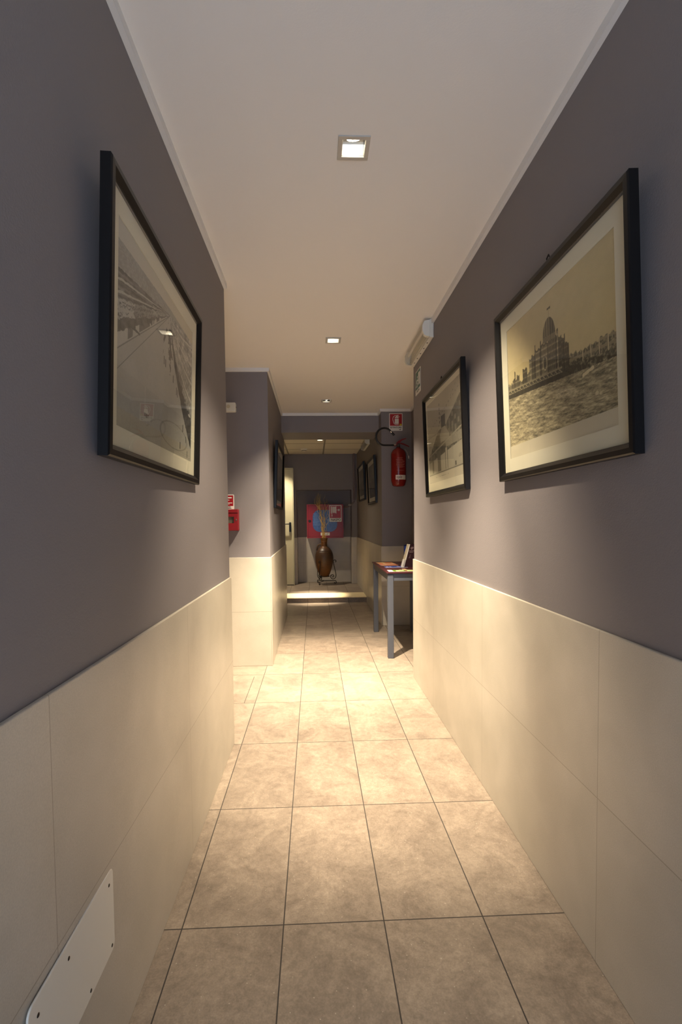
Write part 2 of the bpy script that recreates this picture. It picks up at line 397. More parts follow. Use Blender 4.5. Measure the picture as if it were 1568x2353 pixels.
wains(pl, [(-1.8,YK-.03),(-.30,YK-.03),(-.30,YK-.02),(-1.8,YK-.02)], M_tile_b, z0=SH)
wall('wall_alcove_left', 'far left wall of the space by the cream door', [(-1.95,B2),(-1.8,B2),(-1.8,YB),(-1.95,YB)])
wall('wall_side_passage', 'end wall of the side passage on the left', [(-2.95,YE-.1),(-2.7,YE-.1),(-2.7,PY+.1),(-2.95,PY+.1)])
# unseen opening added behind the camera to let bluish world light in
struct(MB().box(-.6, .9, -1.4, -1.3, 2.15, 2.6).build('wall_over_light_opening', M_paint), 'wall over the added light opening behind the viewer')
# ceiling trims (cove strips)
tn = [1]
def trim(pts):
    tn[0] += 1
    o = MB().prism(pts, ZTRIM, ZCEIL+.002).build('trim_%d' % tn[0], M_trim); struct(o, None, 'ceiling trim'); return o
TD = .016
trim([(xl(-1.3)-PT,-1.3),(xl(-1.3)-PT+TD,-1.3),(xl(YE)-PT+TD,YE),(xl(YE)-PT,YE)])
trim([(XR+PT-TD,-1.3),(XR+PT,-1.3),(XR+PT,YRE),(XR+PT-TD,YRE)])
trim([(-2.7,PY+PT-TD),(PX-PT+TD,PY+PT-TD),(PX-PT+TD,PY+PT),(-2.7,PY+PT)])
trim([(PX-PT,PY+PT),(PX-PT+TD,PY+PT),(PX-PT+TD,BY-TD),(PX-PT,BY-TD)])
trim([(PX-PT,BY-TD),(QX+PT,BY-TD),(QX+PT,BY),(PX-PT,BY)])
trim([(QX+PT-TD,QY+PT),(QX+PT,QY+PT),(QX+PT,BY-TD),(QX+PT-TD,BY-TD)])
trim([(QX+PT-TD,QY+PT-TD),(1.11,QY+PT-TD),(1.11,QY+PT),(QX+PT-TD,QY+PT)])
trim([(1.11-TD,YRE),(1.11,YRE),(1.11,QY+PT-TD),(1.11-TD,QY+PT-TD)])

# ------------------------------------------------------------------ downlights
def downlight(label, x, y, z, aim, w1, c1, w2, c2, group='square recessed ceiling downlights'):
    t = thing('recessed_downlight', label, 'ceiling lamp', (x, y, z), group=group)
    b = MB(); o_, i_ = .0525, .038
    for a, c, d, e in ((-o_, o_, -o_, -i_), (-o_, o_, i_, o_), (-o_, -i_, -i_, i_), (i_, o_, -i_, i_)): b.box(a, c, d, e, -.004, .002)
    b.build('trim_frame', M_nickel, t, bevel=.0008)
    b = MB(); H = .10
    for a, c in (((-i_, -i_), (i_, -i_)), ((i_, -i_), (i_, i_)), ((i_, i_), (-i_, i_)), ((-i_, i_), (-i_, -i_))):
        b.poly([(a[0], a[1], 0), (c[0], c[1], 0), (c[0], c[1], H), (a[0], a[1], H)])
    b.poly([(-i_, -i_, H), (i_, -i_, H), (i_, i_, H), (-i_, i_, H)])
    b.build('housing', M_can, t)
    g = .0375; sy = 1 if aim[1] >= 0 else -1
    for k in (-1, 1): MB().box(k*g-.0005, k*g+.0005, -.036, .036, .001, .06).build('side_reflector', M_chrome, t)
    # curved reflector on the side the lamp is aimed to
    b = MB(); n = 10; pr = []
    for i in range(n+1):
        a = i/n*1.25; pr.append((sy*(.0375-.058*(1-math.cos(a))), .001+.050*math.sin(a)))
    for (y0, z0), (y1, z1) in zip(pr, pr[1:]):
        b.poly([(-.0365, y0, z0), (.0365, y0, z0), (.0365, y1, z1), (-.0365, y1, z1)])
    b.build('curved_reflector', M_satin, t, smooth=True)
    d = Vector((aim[0], aim[1], -2.4)).normalized(); q = Vector((0, 0, -1)).rotation_difference(d)
    b = MB(); b.lathe([(.0, .0), (.018, .0), (.0225, -.001)])
    for v in b.bm.verts: v.co = q @ v.co + Vector((0, -sy*.012, .020))
    b.build('lens', M_lens, t, smooth=True)
    b = MB(); b.lathe([(.0226, -.002), (.0236, .0), (.018, .014), (.010, .022)])
    for v in b.bm.verts: v.co = q @ v.co + Vector((0, -sy*.012, .020))
    b.build('lamp_body', M_can, t, smooth=True)
    for k, (w, c, bl, r) in enumerate(((w1, c1, 1.0, .02), (w2, c2, .7, .022))):
        L = bpy.data.lights.new('lamp_light', 'SPOT'); L.energy = w; L.color = WARM; L.spot_size = math.radians(c); L.spot_blend = bl; L.shadow_soft_size = r
        lo = bpy.data.objects.new('lamp_light', L); COL.objects.link(lo); lo.parent = t
        lo.location = (0, 0, -.008); lo.rotation_euler = q.to_euler()
    return t
for a in LAMPS+HIDDEN_LAMPS: downlight(*a)

# ------------------------------------------------------------------ framed pictures
def clamp(v, a=0., b=1.): return max(a, min(b, v))
def fbm(x, y, s=1, o=4):
    v = 0; a = .5; f = s
    for i in range(o): v += a*noise.noise(Vector((x*f, y*f, 3.7))); a *= .5; f *= 2.1
    return v
def h01(*k):
    x = math.sin(sum((i+1)*12.9898*v for i, v in enumerate(k)))*43758.5453; return x-math.floor(x)
def sepia(t, warm):
    t = clamp(t); g = .022+.60*t**1.45
    return (g*(1+.14*warm), g*(1-.05*warm), g*(1-.42*warm))
SEG = [(0,.06,.045,.55),(.06,.085,.07,.4),(.085,.10,.125,.3),(.10,.115,.06,.45),(.115,.15,.085,.35),(.15,.19,.03,.5),(.19,.245,.105,.28),(.245,.27,.06,.5),
       (.27,.30,.15,.62),(.30,.335,.165,.34),(.335,.345,.22,.3),(.345,.395,.185,.60),(.395,.405,.235,.3),(.405,.475,.20,.62),(.475,.555,.215,.42),(.555,.57,.24,.65),
       (.57,.62,.19,.24),(.62,.63,.21,.3),(.63,.66,.15,.22),(.66,.72,.07,.3),(.72,.80,.062,.5),(.80,.88,.072,.45),(.88,1.01,.085,.5)]
def art_pier(u, v):
    ww = 1.15+.4*fbm(u, v, 2, 2)
    if v < .10: return sepia(.88+.05*fbm(u, v, 6), .7)
    base = .470-.115*u; deck = base+.045+.03*u*(1-u)+(.02 if u < .6 else 0)
    if v < base+.004*fbm(u, 0, 30, 2):
        w = fbm(u*1.6+v*.8, (v+.10*u)*6.5, 10, 5); w2 = fbm(u*4+v*2, v*16, 14, 4)
        t = .56+.66*w+.46*w2+.12*(.3-v)+.06*(.5-u)
        if u > .70:
            f = base-.035+.10*(u-.70)/.30-.02
            if abs(v-f) < .010+.01*fbm(u, 1, 30, 2) and fbm(u, 9, 16, 2) > -.1: t = .92
        if math.hypot(u-.86, (v-.215)*1.0) < .012 or math.hypot(u-.885, v-.205) < .008: t = .85
        return sepia(t, 1)
    top = deck
    for a, b_, hgt, tone in SEG:
        if a <= u < b_:
            top = deck+hgt+.006*math.sin(u*170)+.005*fbm(u, 0, 60, 2); cu, ct, ca = (u-a)/(b_-a), tone, a; break
    # domed hall
    qd = (u-.485)/.062; dome = 0
    if abs(qd) < 1: dome = deck+.215+.135*math.sqrt(max(0, 1-qd*qd))*(1 if abs(qd) < .98 else 0)
    if v >= deck and dome and v < dome and v > deck+.20:
        t = .30+.13*math.sin((qd+.15*qd*abs(qd))*16)-.16*(qd > .1)+.06*fbm(u, v, 50, 2)
        if v < deck+.235: t = .16 if int(u*150) % 2 else .55
        return sepia(t, 1)
    if deck <= v < top:
        fz = (v-deck)/(top-deck); fl = int((v-deck)/.042); wv = ((v-deck)/.042) % 1; wu = (u/.0145) % 1
        t = ct*.80+.10*fbm(u, v, 40, 3)
        if .25 < wu < .75 and .2 < wv < .75: t *= .42
        if .405 < u < .475 and fz < .55 and abs((u-.44)/.022)**2+((v-deck-.07)/.05)**2 < 1: t = .25 if abs((u-.44)/.016)**2+((v-deck-.07)/.04)**2 < 1 else .75
        if wv > .90: t = min(.8, t*1.7)
        if cu > .86: t *= .45
        if fz > .93: t = .22
        if u > .66:
            t = .46 if wv > .6 else .16+.9*max(0, fbm(u*1.5, v, 70, 3)+.15)
            if u > .72 and (u*17) % 1 < .07: t = .85
        return sepia(t, 1)
    if v < deck:
        k = (v-base)/max(deck-base, .001)
        if u < .60:
            if k > .86 or .50 < k < .56: return sepia(.52, 1)
            if k > .5 and abs(((u*26+(k-.5)*2) % 1)-.5) < .09: return sepia(.60, 1)
            if k > .5 and abs(((u*26-(k-.5)*2) % 1)-.5) < .06: return sepia(.50, 1)
            return sepia((.12 if k > .5 else .07)+.06*h01(int(u*70)), 1)
        if u < .68: return sepia(.10+.08*h01(int(u*120), int(v*90)), 1)
        return sepia(.14+1.0*max(0, fbm(u*1.4, v, 55, 3)), 1)
    if abs(u-.487) < .0016 and v < .90 and v > .80: return sepia(.40, 1)
    if 0 < (u-.472)/.034 < 1 and abs(v-.893+.25*(u-.485)**2*30) < .007: return sepia(.16, 1)
    t = .84+.14*fbm(u, v, 2.2, 4)+.12*(v-.6)-.08*u+.05*fbm(u, v, 20, 2)
    return sepia(t, ww)
def art_street(u, v):
    vx, vy = .60, .885
    n = fbm(u, v, 24, 4); n2 = fbm(u, v, 70, 2)
    if v > .925-.045*abs(u-vx): return sepia(.80+.05*fbm(u, v, 3)+.10*(v-.9)+.04*u, .35+.4*u)
    if u < vx:
        k = (vx-u)/vx; top = vy-.125*k+.012*n; bot = vy-.445*k+.03*n; d = 1/(k+.10)+.5*n
        if v > top: return sepia(.52+.10*n+.10*n2+.06*(h01(int(u*90), int(v*120)) > .7), .25)
        if v > bot:
            f = (v-bot)/(top-bot+1e-6); col = (d*9.0+.6*f) % 1; blk = int(d*2.4+.35*f)
            if f > .52:                                    # roofs, streaked towards the vanishing point
                t = .06+.60*(fbm(f*9+blk, d*.7, 1.6, 4)+.36)
                if (f*5+.5*n) % 1 < .22: t = .72
            else:
                t = .76-.30*h01(blk, 5)
                if .3 < col < .72 and (f*6.5) % 1 > .35 and h01(int(d*9), int(f*6.5)) > .25: t = .20
                if f < .20: t = .12+.30*(n+.3)
            return sepia(t+.12*n2, .25)
    else:
        k = (u-vx)/(1-vx); top = vy+.055*k+.01*n; bot = vy-.78*max(k, .0)**.6+.02*n; d = 1/(k+.10)
        if v > top: return sepia(.56+.05*n, .4)
        if v > bot:
            f = (v-bot)/(top-bot+1e-6); blk = int(d*3.2+.5*f)
            if f < .26+.12*n: t = .04+.40*max(0, n+.08)
            else:
                t = .36+.44*h01(blk, int(f*5))+.60*n
                if (d*14+1.2*f) % 1 < .38 and (f*16) % 1 > .4: t = .22
                if (f*6-.5*k) % 1 < .12: t = .84
            return sepia(t+.10*n2, .28)
    # open square and road
    t = .68+.12*fbm(u, v, 4, 3)+.05*n2-.04*(v < .3)
    if u < vx:
        k = (vx-u)/vx; l1 = vy-.52*k; l2 = vy-.62*k
        if abs(v-l1) < .004 or abs(v-l2) < .003: t = .36
        if v > l1+.01 and h01(int(26/(k+.25)), 3) > .45 and v < l1+.04+.05*k: t = .22+.2*n
        if l1 < v: t += .06
    if .50 < u < .58 and v > .56:
        q = (vy-v)/(vy-.56)
        if abs((u-(vx-.13*q))) < .018*q+.004 and n > .02: t = .12
    if .56 < u < .67 and .50 < v < .80 and abs(u-(.60+.05*(.8-v))) < .016+.09*n: t = .12
    if .045 < u < .175 and .555 < v < .66:
        t = .80 if v > .635+.1*(u-.1) else (.10 if u > .11 else (.16 if v < .60 else .45))
    if .03 < u < .22 and .535+.1*(u-.1) < v < .556: t = .16
    if abs(u-.285) < .004 and .17 < v < .30: t = .74
    if math.hypot(u-.30, (v-.155)*1.1) < .028: t = .80 if v > .155 else (.15 if int(u*110) % 2 else .5)
    e = math.hypot((u-.70)/.22, (v-.125)/.085)
    if abs(e-1) < .045: t -= .15
    for px, pz in ((.715, .44), (.735, .43), (.84, .22), (.90, .15), (.795, .085), (.93, .045), (.66, .50), (.52, .56), (.54, .55)):
        if abs(u-px) < .006 and abs(v-pz) < .026: t = .10
    return sepia(t, .55 if v < .10 else .30)
def art_works(u, v):
    if v < .10:
        if .055 < v < .07 and .22 < u < .6 and h01(int(u*90)) > .45: return sepia(.55, .5)
        return sepia(.82, .6)
    if .10 < v < .112: return sepia(.3, .5)
    t = .66+.06*fbm(u, v, 3, 3)+.05*v
    # dashed cables and a hoist mast
    if abs(u-.40) < .010 and .66 < v < .90 and int(v*60) % 3 != 0: return sepia(.22, .5)
    for m_, c_ in ((.62, .42), (.28, .64)):
        if abs(v-(m_*u+c_)) < .004 and int(u*50) % 3 == 0: return sepia(.3, .5)
    hull = .60+.22*clamp((u-.55)/.4)-.28*clamp((.35-u)/.35)
    if v < hull and v > .26+.10*u:
        t = .26+.16*fbm(u, v, 22, 4)+.18*(h01(int(u*26), int(v*20)) > .72)
        if .40 < u < .66 and v < .64-.9*abs(u-.50) and v > .44: t = .60
        if u > .55 and v > .36 and v < .46: t = .55+.1*fbm(u, v, 50, 2)
        if abs(v-(.34+.16*u)) < .008: t = .62
    if .44 < u < .56 and .60 < v < .74: t = .24
    if .12 < v < .36:
        if abs(u-.14) < .025 or abs(u-.34) < .05: t = .32+.1*fbm(u, v, 40, 2)
        if abs(u-.56) < .035: t = .72 if abs(u-.56) < .02 else .3
        if abs(u-.80) < .012 and v < .17: t = .15
    if .88 < u < .95 and .19 < v < .23: t = .35+.3*h01(int(u*90), int(v*90))
    return sepia(t, .55)
def art_dark(seed):
    def f(u, v):
        t = .34+.22*fbm(u+seed*3.1, v, 3, 5)
        hz = .45+.12*fbm(u*2+seed, 0, 2, 2)
        if v < hz: t -= .12+.10*(h01(int(u*24)+seed, int(v*18)) > .5)
        elif v < hz+.10*h01(int(u*18)+seed): t = .16
        return sepia(t, .35)
    return f
def framed_picture(label, loc, rotz, w, h, art, nx, ny, tilt=.040, matw=.05, mould=.030, deep=.022, group=None, matb=None, name='framed_picture', hook=False):
    """local frame: x right, z up from the bottom edge, -y towards the viewer; back plane at y=0"""
    t = thing(name, label, 'picture', loc, (tilt, 0, rotz), group)
    # mitred moulding
    prof = [(0, 0), (0, -deep), (.004, -deep-.003), (mould*.55, -deep-.004), (mould*.85, -deep+.004), (mould, -deep+.008), (mould, 0)]
    b = MB(); rings = []
    for sx, sz in ((0, 0), (1, 0), (1, 1), (0, 1)):
        rings.append([b.bm.verts.new((-w/2+(d if sx == 0 else w-d), y, (d if sz == 0 else h-d))) for d, y in prof])
    for k in range(4):
        a, c = rings[k], rings[(k+1) % 4]
        for i in range(len(prof)):
            j = (i+1) % len(prof); b.bm.faces.new((a[i], c[i], c[j], a[j]))
    b.build('frame', M_black, t)
    m = mould-.003
    MB().box(-w/2+m, w/2-m, -.005, -.001, m, h-m).build('backing_board', M_mat, t)
    # mat with window
    x0, x1 = -w/2+mould+matw, w/2-mould-matw; mb = matb if matb else matw; z0, z1 = mould+mb, h-mould-matw
    X0, X1, Z0, Z1 = -w/2+m, w/2-m, m, h-m
    b = MB()
    for a, c, d, e in ((X0, X1, Z0, z0), (X0, X1, z1, Z1), (X0, x0, z0, z1), (x1, X1, z0, z1)): b.box(a, c, -.0085, -.0065, d, e)
    b.build('mat_board', M_mat, t)
    # print
    b = MB(); g = [[b.bm.verts.new((x0-.002+(x1-x0+.004)*i/nx, -.006, z0-.002+(z1-z0+.004)*j/ny)) for i in range(nx+1)] for j in range(ny+1)]
    for j in range(ny):
        for i in range(nx): b.bm.faces.new((g[j][i], g[j][i+1], g[j+1][i+1], g[j+1][i]))
    b.keep = True; o = b.build('photographic_print', M_print, t); me = o.data
    at = me.color_attributes.new('print', 'FLOAT_COLOR', 'POINT'); data = []
    for j in range(ny+1):
        for i in range(nx+1): data.extend((*art(i/nx, j/ny), 1))
    at.data.foreach_set('color', data)
    b = MB(); b.poly([(X0, -deep+.006, Z0), (X1, -deep+.006, Z0), (X1, -deep+.006, Z1), (X0, -deep+.006, Z1)]); b.keep = True
    b.build('glass', M_glass, t)
    if hook:
        b = MB(); b.tube([(-.01, -.004, h+.0), (-.008, -.006, h+.02), (.004, -.006, h+.026), (.012, -.004, h+.008)], .0022, 6)
        b.build('hanging_hook', M_iron, t)
    return t
ZP = 1.346
xw = XR+PT
framed_picture('large black framed sepia photo of a domed pier pavilion above rough sea', (xw-.001, 1.50, ZP), -PI/2, .815, .630, art_pier, 460, 340, group='black framed vintage photos along the corridor walls', hook=True)
framed_picture('black framed old print of dark timber structures and cables, beside the green sign', (xw-.001, 2.755, ZP), -PI/2, .835, .630, art_works, 260, 200, matw=.028, matb=.05, group='black framed vintage photos along the corridor walls', hook=True)
framed_picture('large black framed grey aerial photo of a town square and long street', (xl(1.5)-PT+.001, 1.503, ZP), PI/2+.0085, .862, .632, art_street, 460, 340, group='black framed vintage photos along the corridor walls')
framed_picture('black framed dark picture seen edge-on on the projecting left wall block', (PX-PT+.001, 4.935, 1.325), PI/2, .94, .610, art_dark(1), 90, 60, group='black framed vintage photos along the corridor walls')
framed_picture('dark framed picture on the far right wall, nearer of the pair by the extinguisher', (QX+PT-.001, 6.29, 1.412), -PI/2, .82, .575, art_dark(2), 90, 60, group='black framed vintage photos along the corridor walls')
framed_picture('dark framed picture on the far right wall, farther of the pair, under the lamp', (QX+PT-.001, 7.61, 1.505), -PI/2, .92, .56, art_dark(3), 90, 60, group='black framed vintage photos along the corridor walls')

# ------------------------------------------------------------------ emergency light fittings on the right wall
def emergency_light(label, loc, L, s=1.0, lit=False):
    """local: x along the wall away from the viewer's right ... built with -y towards the room, z up, centred"""
    t = thing('emergency_light', label, 'lamp', loc, (0, 0, -PI/2), 'wall mounted emergency lights')
    D, H = .070*s, .112*s
    b = MB(); b.plate([(-L/2, -H/2), (L/2, -H/2), (L/2, H/2), (-L/2, H/2)], -.026*s, 0); b.build('base', M_white, t, bevel=.004)
    prof = [(-.026*s, -H/2+.006), (-.045*s, -H/2+.007), (-.060*s, -H/2+.016), (-D, -H/2+.040), (-D, H/2-.034), (-.058*s, H/2-.012), (-.026*s, H/2-.006)]
    b = MB(); e = .026
    for a, c in zip(prof, prof[1:]): b.poly([(-L/2+e, a[0], a[1]), (L/2-e, a[0], a[1]), (L/2-e, c[0], c[1]), (-L/2+e, c[0], c[1])])
    b.build('clear_cover', M_cover, t, smooth=True)
    for sx in (-1, 1):
        b = MB(); a0, a1 = sorted((sx*(L/2), sx*(L/2-e)))
        lo = [b.bm.verts.new((a0, y, z)) for y, z in prof]; hi = [b.bm.verts.new((a1, y, z)) for y, z in prof]; n = len(prof)
        b.bm.faces.new(lo); b.bm.faces.new(hi[::-1])
        for i in range(n): b.bm.faces.new((lo[i], lo[(i+1) % n], hi[(i+1) % n], hi[i]))
        b.build('end_cap', M_white, t)
    b = MB(); b.tube([(-L/2+e+.008, -.048*s, .012), (L/2-e-.008, -.048*s, .012)], .008, 14); b.build('fluorescent_tube', M_signwhite, t, smooth=True)
    b = MB(); b.box(-L/2+e, L/2-e, -.034*s, -.026*s, -H/2+.012, -.01); b.build('reflector_tray', M_white, t)
    for k in range(5):
        MB().box(-L/2+.10+k*(L-.2)/4-.006, -L/2+.10+k*(L-.2)/4+.006, -.022*s, -.014, -H/2-.001, -H/2+.002).build('screw_cover', M_screw, t)
    return t
emergency_light('white emergency light with clear cover at the ceiling, above the second picture', (xw, 3.355, 2.386), .60)
emergency_light('smaller white emergency light on the far right wall under the panel ceiling', (QX+PT, 6.98, 2.285), .62, .95)

# ------------------------------------------------------------------ signs
def sign(name, label, loc, rotz, w, h, field, fieldm, tilt=0, r=.004):
    t = thing(name, label, 'sign', loc, (tilt, 0, rotz))
    MB().plate(rrect(0, w, 0, h, r), -.002, 0).build('panel', M_signwhite, t)
    MB().plate(field, -.0024, -.0019).build('colour_field', fieldm, t)
    return t
EY = QY+PT
# ESTINTORE sign
w, h = .150, .194
t = sign('extinguisher_sign', 'red and white ESTINTORE sign on the wall above the fire extinguisher', (.857, EY, 2.203), 0, w, h, rrect(.008, w-.006, .056, h-.007, .002), M_signred)
b = MB()
P = lambda u, v: (.008+u*.136, .056+v*.131)
b.plate([P(.40,.08),P(.73,.08),P(.73,.13),P(.40,.13)], -.0030, -.0023)
b.plate([P(.40,.17),P(.73,.17),P(.73,.60),P(.40,.60)], -.0030, -.0023)
b.plate([P(.40,.65),P(.73,.65),P(.73,.70),P(.62,.80),P(.60,.88),P(.53,.88),P(.51,.80),P(.40,.70)], -.0030, -.0023)
b.plate([P(.58,.85),P(.74,.88),P(.74,.91),P(.58,.90)], -.0030, -.0023); b.plate([P(.60,.84),P(.80,.73),P(.82,.75),P(.62,.87)], -.0030, -.0023)
b.plate(stroke([P(.52,.86),P(.40,.85),P(.29,.76),P(.24,.62),P(.25,.48),P(.30,.32),P(.36,.14)], .0060), -.0030, -.0023)
b.build('pictogram', M_signwhite, t)
b = MB(); b.plate([P(.80,.02),P(.97,.02),P(.97,.16),P(.80,.16)], -.0030, -.0023); b.build('yellow_mark', M_yellow, t)
text_part('ESTINTORE', 'lettering', .024, w/2, .036, -.0024, M_ink, t, .0006, .128)
text_part('ADS', 'small_lettering', .011, w-.026, .014, -.0024, M_ink, t, .0010, .024)
# emergency exit sign (right wall)
w, h = .165, .168
t = sign('exit_sign', 'small green running-man exit sign on the right wall near its end', (xw, 3.596, 2.102), -PI/2, w, h, rrect(.006, w-.006, .036, h-.006, .001), M_signgreen)
b = MB(); P = lambda u, v: (.006+u*.153, .036+v*.126)
b.plate([P(.62,.16),P(.92,.16),P(.92,.84),P(.62,.84)], -.0030, -.0023)
b.plate(circle(*P(.40,.66), .009), -.0030, -.0023)
b.plate(stroke([P(.36,.56),P(.32,.34)], .016), -.0030, -.0023); b.plate(stroke([P(.34,.36),P(.44,.26),P(.40,.08)], .009), -.0030, -.0023)
b.plate(stroke([P(.32,.36),P(.24,.20),P(.08,.16)], .009), -.0030, -.0023); b.plate(stroke([P(.37,.54),P(.48,.42),P(.58,.48)], .007), -.0030, -.0023)
b.plate(stroke([P(.34,.54),P(.22,.48),P(.16,.36)], .007), -.0030, -.0023)
b.build('pictogram', M_signwhite, t)
text_part('USCITA', 'lettering', .020, w/2, .020, -.0024, M_ink, t, .0003, .09)
# push-button sign on the left block
PYF = PY+PT
t = sign('alarm_button_sign', 'small red and white hand and hammer sign above the red call box', (-.782, PYF, 1.300), 0, .128, .124, rrect(.007, .121, .030, .117, .003), M_signred, r=.008)
b = MB(); y0, y1 = -.0030, -.0023
b.plate(rrect(.040, .110, .092, .103, .005), y0, y1)                 # hand
b.plate(circle(.036, .098, .009), y0, y1)
b.plate([(.028,.082),(.074,.084),(.096,.078),(.074,.074),(.066,.074),(.063,.048),(.054,.048),(.054,.074),(.028,.074)], y0, y1)
b.plate(rrect(.070, .113, .052, .058, .002), y0, y1)
b.plate(rrect(.030, .092, .043, .047, .0015), y0, y1)
b.build('pictogram', M_signwhite, t)
text_part('PULSANTE', 'lettering', .010, .060, .022, -.0024, M_ink, t, .0004, .075)
text_part('ANTINCENDIO', 'small_lettering', .009, .062, .011, -.0024, M_ink, t, .0004, .088)

# red call box
t = thing('fire_alarm_box', 'red alarm box with small window and round lock, below the hammer sign', 'alarm box', (-.735, PYF, 1.128))
w, h, d = .130*1.95/2, .174, .062
X0, X1 = -.130, .121
b = MB(); b.plate(rrect(X0, X1, 0, h, .006), -d+.014, 0); b.build('housing', M_redbox, t, bevel=.002)
b = MB(); cx0, cx1, cz0, cz1 = -.086, .086, .061, .113
for a, c, e, f in ((X0+.003, X1-.003, .003, cz0), (X0+.003, X1-.003, cz1, .142), (X0+.003, cx0, cz0, cz1), (cx1-.0, X1-.003, cz0, cz1)): b.box(a, c, -d, -d+.014, e, f)
b.build('lid', M_redbox, t, bevel=.0012)
b = MB(); b.plate(rrect(X0+.002, X1-.002, .145, h-.002, .005), -d-.004, -d+.014); b.build('top_band', M_redbox, t, bevel=.002)
b = MB(); b.box(cx0, cx1, -d+.0132, -d+.0145, cz0, cz1); b.build('window_recess', M_tbar, t)
b = MB(); b.box(cx0, cx1, -d+.004, -d+.006, cz0, cz1); wg = b.build('window', M_cover, t)
b = MB(); b.box(-.03, .034, -d+.007, -d+.0135, .078, .092)
for k in range(4): b.box(-.027+k*.017, -.017+k*.017, -d+.006, -d+.0135, .068, .08)
b.build('switch_row', M_dark, t)
b = MB(); b.lathe([(0, .003), (.006, .003), (.0075, .0)], 0, 0, 20)
for v in b.bm.verts: v.co = Vector((.104+v.co.x, -d-v.co.z, .087+v.co.y))
b.build('lock', M_chrome, t, smooth=True)
# siren
t = thing('alarm_sounder', 'small cream alarm sounder box high on the projecting left wall block', 'alarm sounder', (-.765, PYF, 2.087))
b = MB(); b.box(0, .145, -.052, 0, 0, .073); b.build('housing', M_cardb if False else M_white, t, bevel=.008)
b = MB(); b.lathe([(0, .002), (.014, .002), (.015, 0)], 0, 0, 24)
for v in b.bm.verts: v.co = Vector((.087+v.co.x, -.052-v.co.z, .040+v.co.y))
b.build('speaker_grille', M_cardb, t, smooth=True)
b = MB(); b.lathe([(0, .002), (.005, .002), (.0055, 0)], 0, 0, 16)
for v in b.bm.verts: v.co = Vector((.145+v.co.z, -.020+v.co.x, .040+v.co.y))
b.build('status_lamp', M_dark, t)

# ------------------------------------------------------------------ fire extinguisher
t = thing('fire_extinguisher', 'red fire extinguisher with looped black hose hanging on the far right wall', 'fire extinguisher', (.943, QY-.086, 1.575))
rb = .083
prof = [(0, .012), (.03, .010), (.055, .0), (.066, .006), (.072, .018), (.078, .04), (rb, .06), (rb, .345), (.080, .368), (.068, .390), (.05, .408), (.03, .418), (.022, .422), (.022, .428), (0, .428)]
b = MB(); b.lathe(prof, 0, 0, 56)
ca = math.cos(.6)
o = b.build('cylinder_body', M_redd, t, smooth=True)
def arc_patch(a0, a1, z0, z1, r, n=16):
    b = MB()
    for i in range(n):
        p, q = a0+(a1-a0)*i/n, a0+(a1-a0)*(i+1)/n
        b.poly([(r*math.cos(p), r*math.sin(p), z0), (r*math.cos(q), r*math.sin(q), z0), (r*math.cos(q), r*math.sin(q), z1), (r*math.cos(p), r*math.sin(p), z1)])
    return b
lb = arc_patch(-PI/2-.55, -PI/2+.95, .068, .118, rb+.0007).build('label_band', M_signwhite, t)
M_faded = mat('faded_print', srgb(190, 120, 104), .5)
for k in range(15):
    b = MB(); z = .305-k*.0098
    if 11 < k < 14: continue
    a0 = -PI/2-.50+.16*h01(k); a1 = -PI/2+.30+.45*h01(k, 3)
    if k in (0,): a0, a1 = -PI/2-.30, -PI/2+.45
    n = 10
    for i in range(n):
        p, q = a0+(a1-a0)*i/n, a0+(a1-a0)*(i+.8)/n; r = rb+.0006
        b.poly([(r*math.cos(p), r*math.sin(p), z), (r*math.cos(q), r*math.sin(q), z), (r*math.cos(q), r*math.sin(q), z+.003), (r*math.cos(p), r*math.sin(p), z+.003)])
    b.build('printed_instruction_line', M_faded, t)
b = MB()
for i in range(30):
    a, c = 2*PI*i/30, 2*PI*(i+1)/30; r = rb+.0012
    if i in (7, 8, 22, 23): continue
    f = lambda an, s: (-PI/2-.05+s*.36*math.cos(an), .093+s*.017*math.sin(an))
    pts = [f(a, 1), f(c, 1), f(c, .82), f(a, .82)]
    b.poly([(r*math.cos(p), r*math.sin(p), z) for p, z in pts])
b.build('label_emblem', M_redbox, lb)
b = MB(); 
for i in range(7):
    p = -PI/2-.27+i*.066; r = rb+.0012
    b.poly([(r*math.cos(p), r*math.sin(p), .088), (r*math.cos(p+.05), r*math.sin(p+.05), .088), (r*math.cos(p+.05), r*math.sin(p+.05), .098), (r*math.cos(p), r*math.sin(p), .098)])
b.build('emblem_lettering', M_ink, lb)
b = MB(); b.tube([(0, 0, .425), (0, 0, .470)], .019, 20); b.tube([(-.012, 0, .452), (-.028, 0, .453)], .010, 14); vv = b.build('valve', M_dark, t, smooth=True)
b = MB(); b.lathe([(0, .004), (.007, .004), (.009, 0)], 0, 0, 20)
for v in b.bm.verts: v.co = Vector((v.co.x, -.020-v.co.z, .452+v.co.y))
b.build('pressure_gauge', M_chrome, vv, smooth=True)
b = MB(); b.plate([(-.022, .452), (-.006, .448), (.012, .478), (.045, .505), (.088, .522), (.086, .530), (.04, .520), (.0, .500), (-.022, .480)], -.011, .011); b.build('top_lever', M_redbox, t, bevel=.0015)
b = MB(); b.plate([(.008, .470), (.05, .458), (.118, .432), (.120, .440), (.06, .470), (.012, .482)], -.010, .010); b.build('carry_handle', M_redbox, t, bevel=.0015)
b = MB(); cx, cz, r = -.158, .545, .093
path = [(-.040, -.002, .453)]
path += [(-.09, -.004, .452)]
for i in range(31):
    a = -PI/2 - (PI*1.27)*i/30; path.append((cx+.006*0+r*math.cos(a), -.006-.02*math.sin(PI*i/30), cz+r*math.sin(a)))
b.tube(path, .0108, 14); b.build('hose', M_dark, t, smooth=True)
e = Vector(path[-1]); d = (Vector(path[-1])-Vector(path[-2])).normalized()
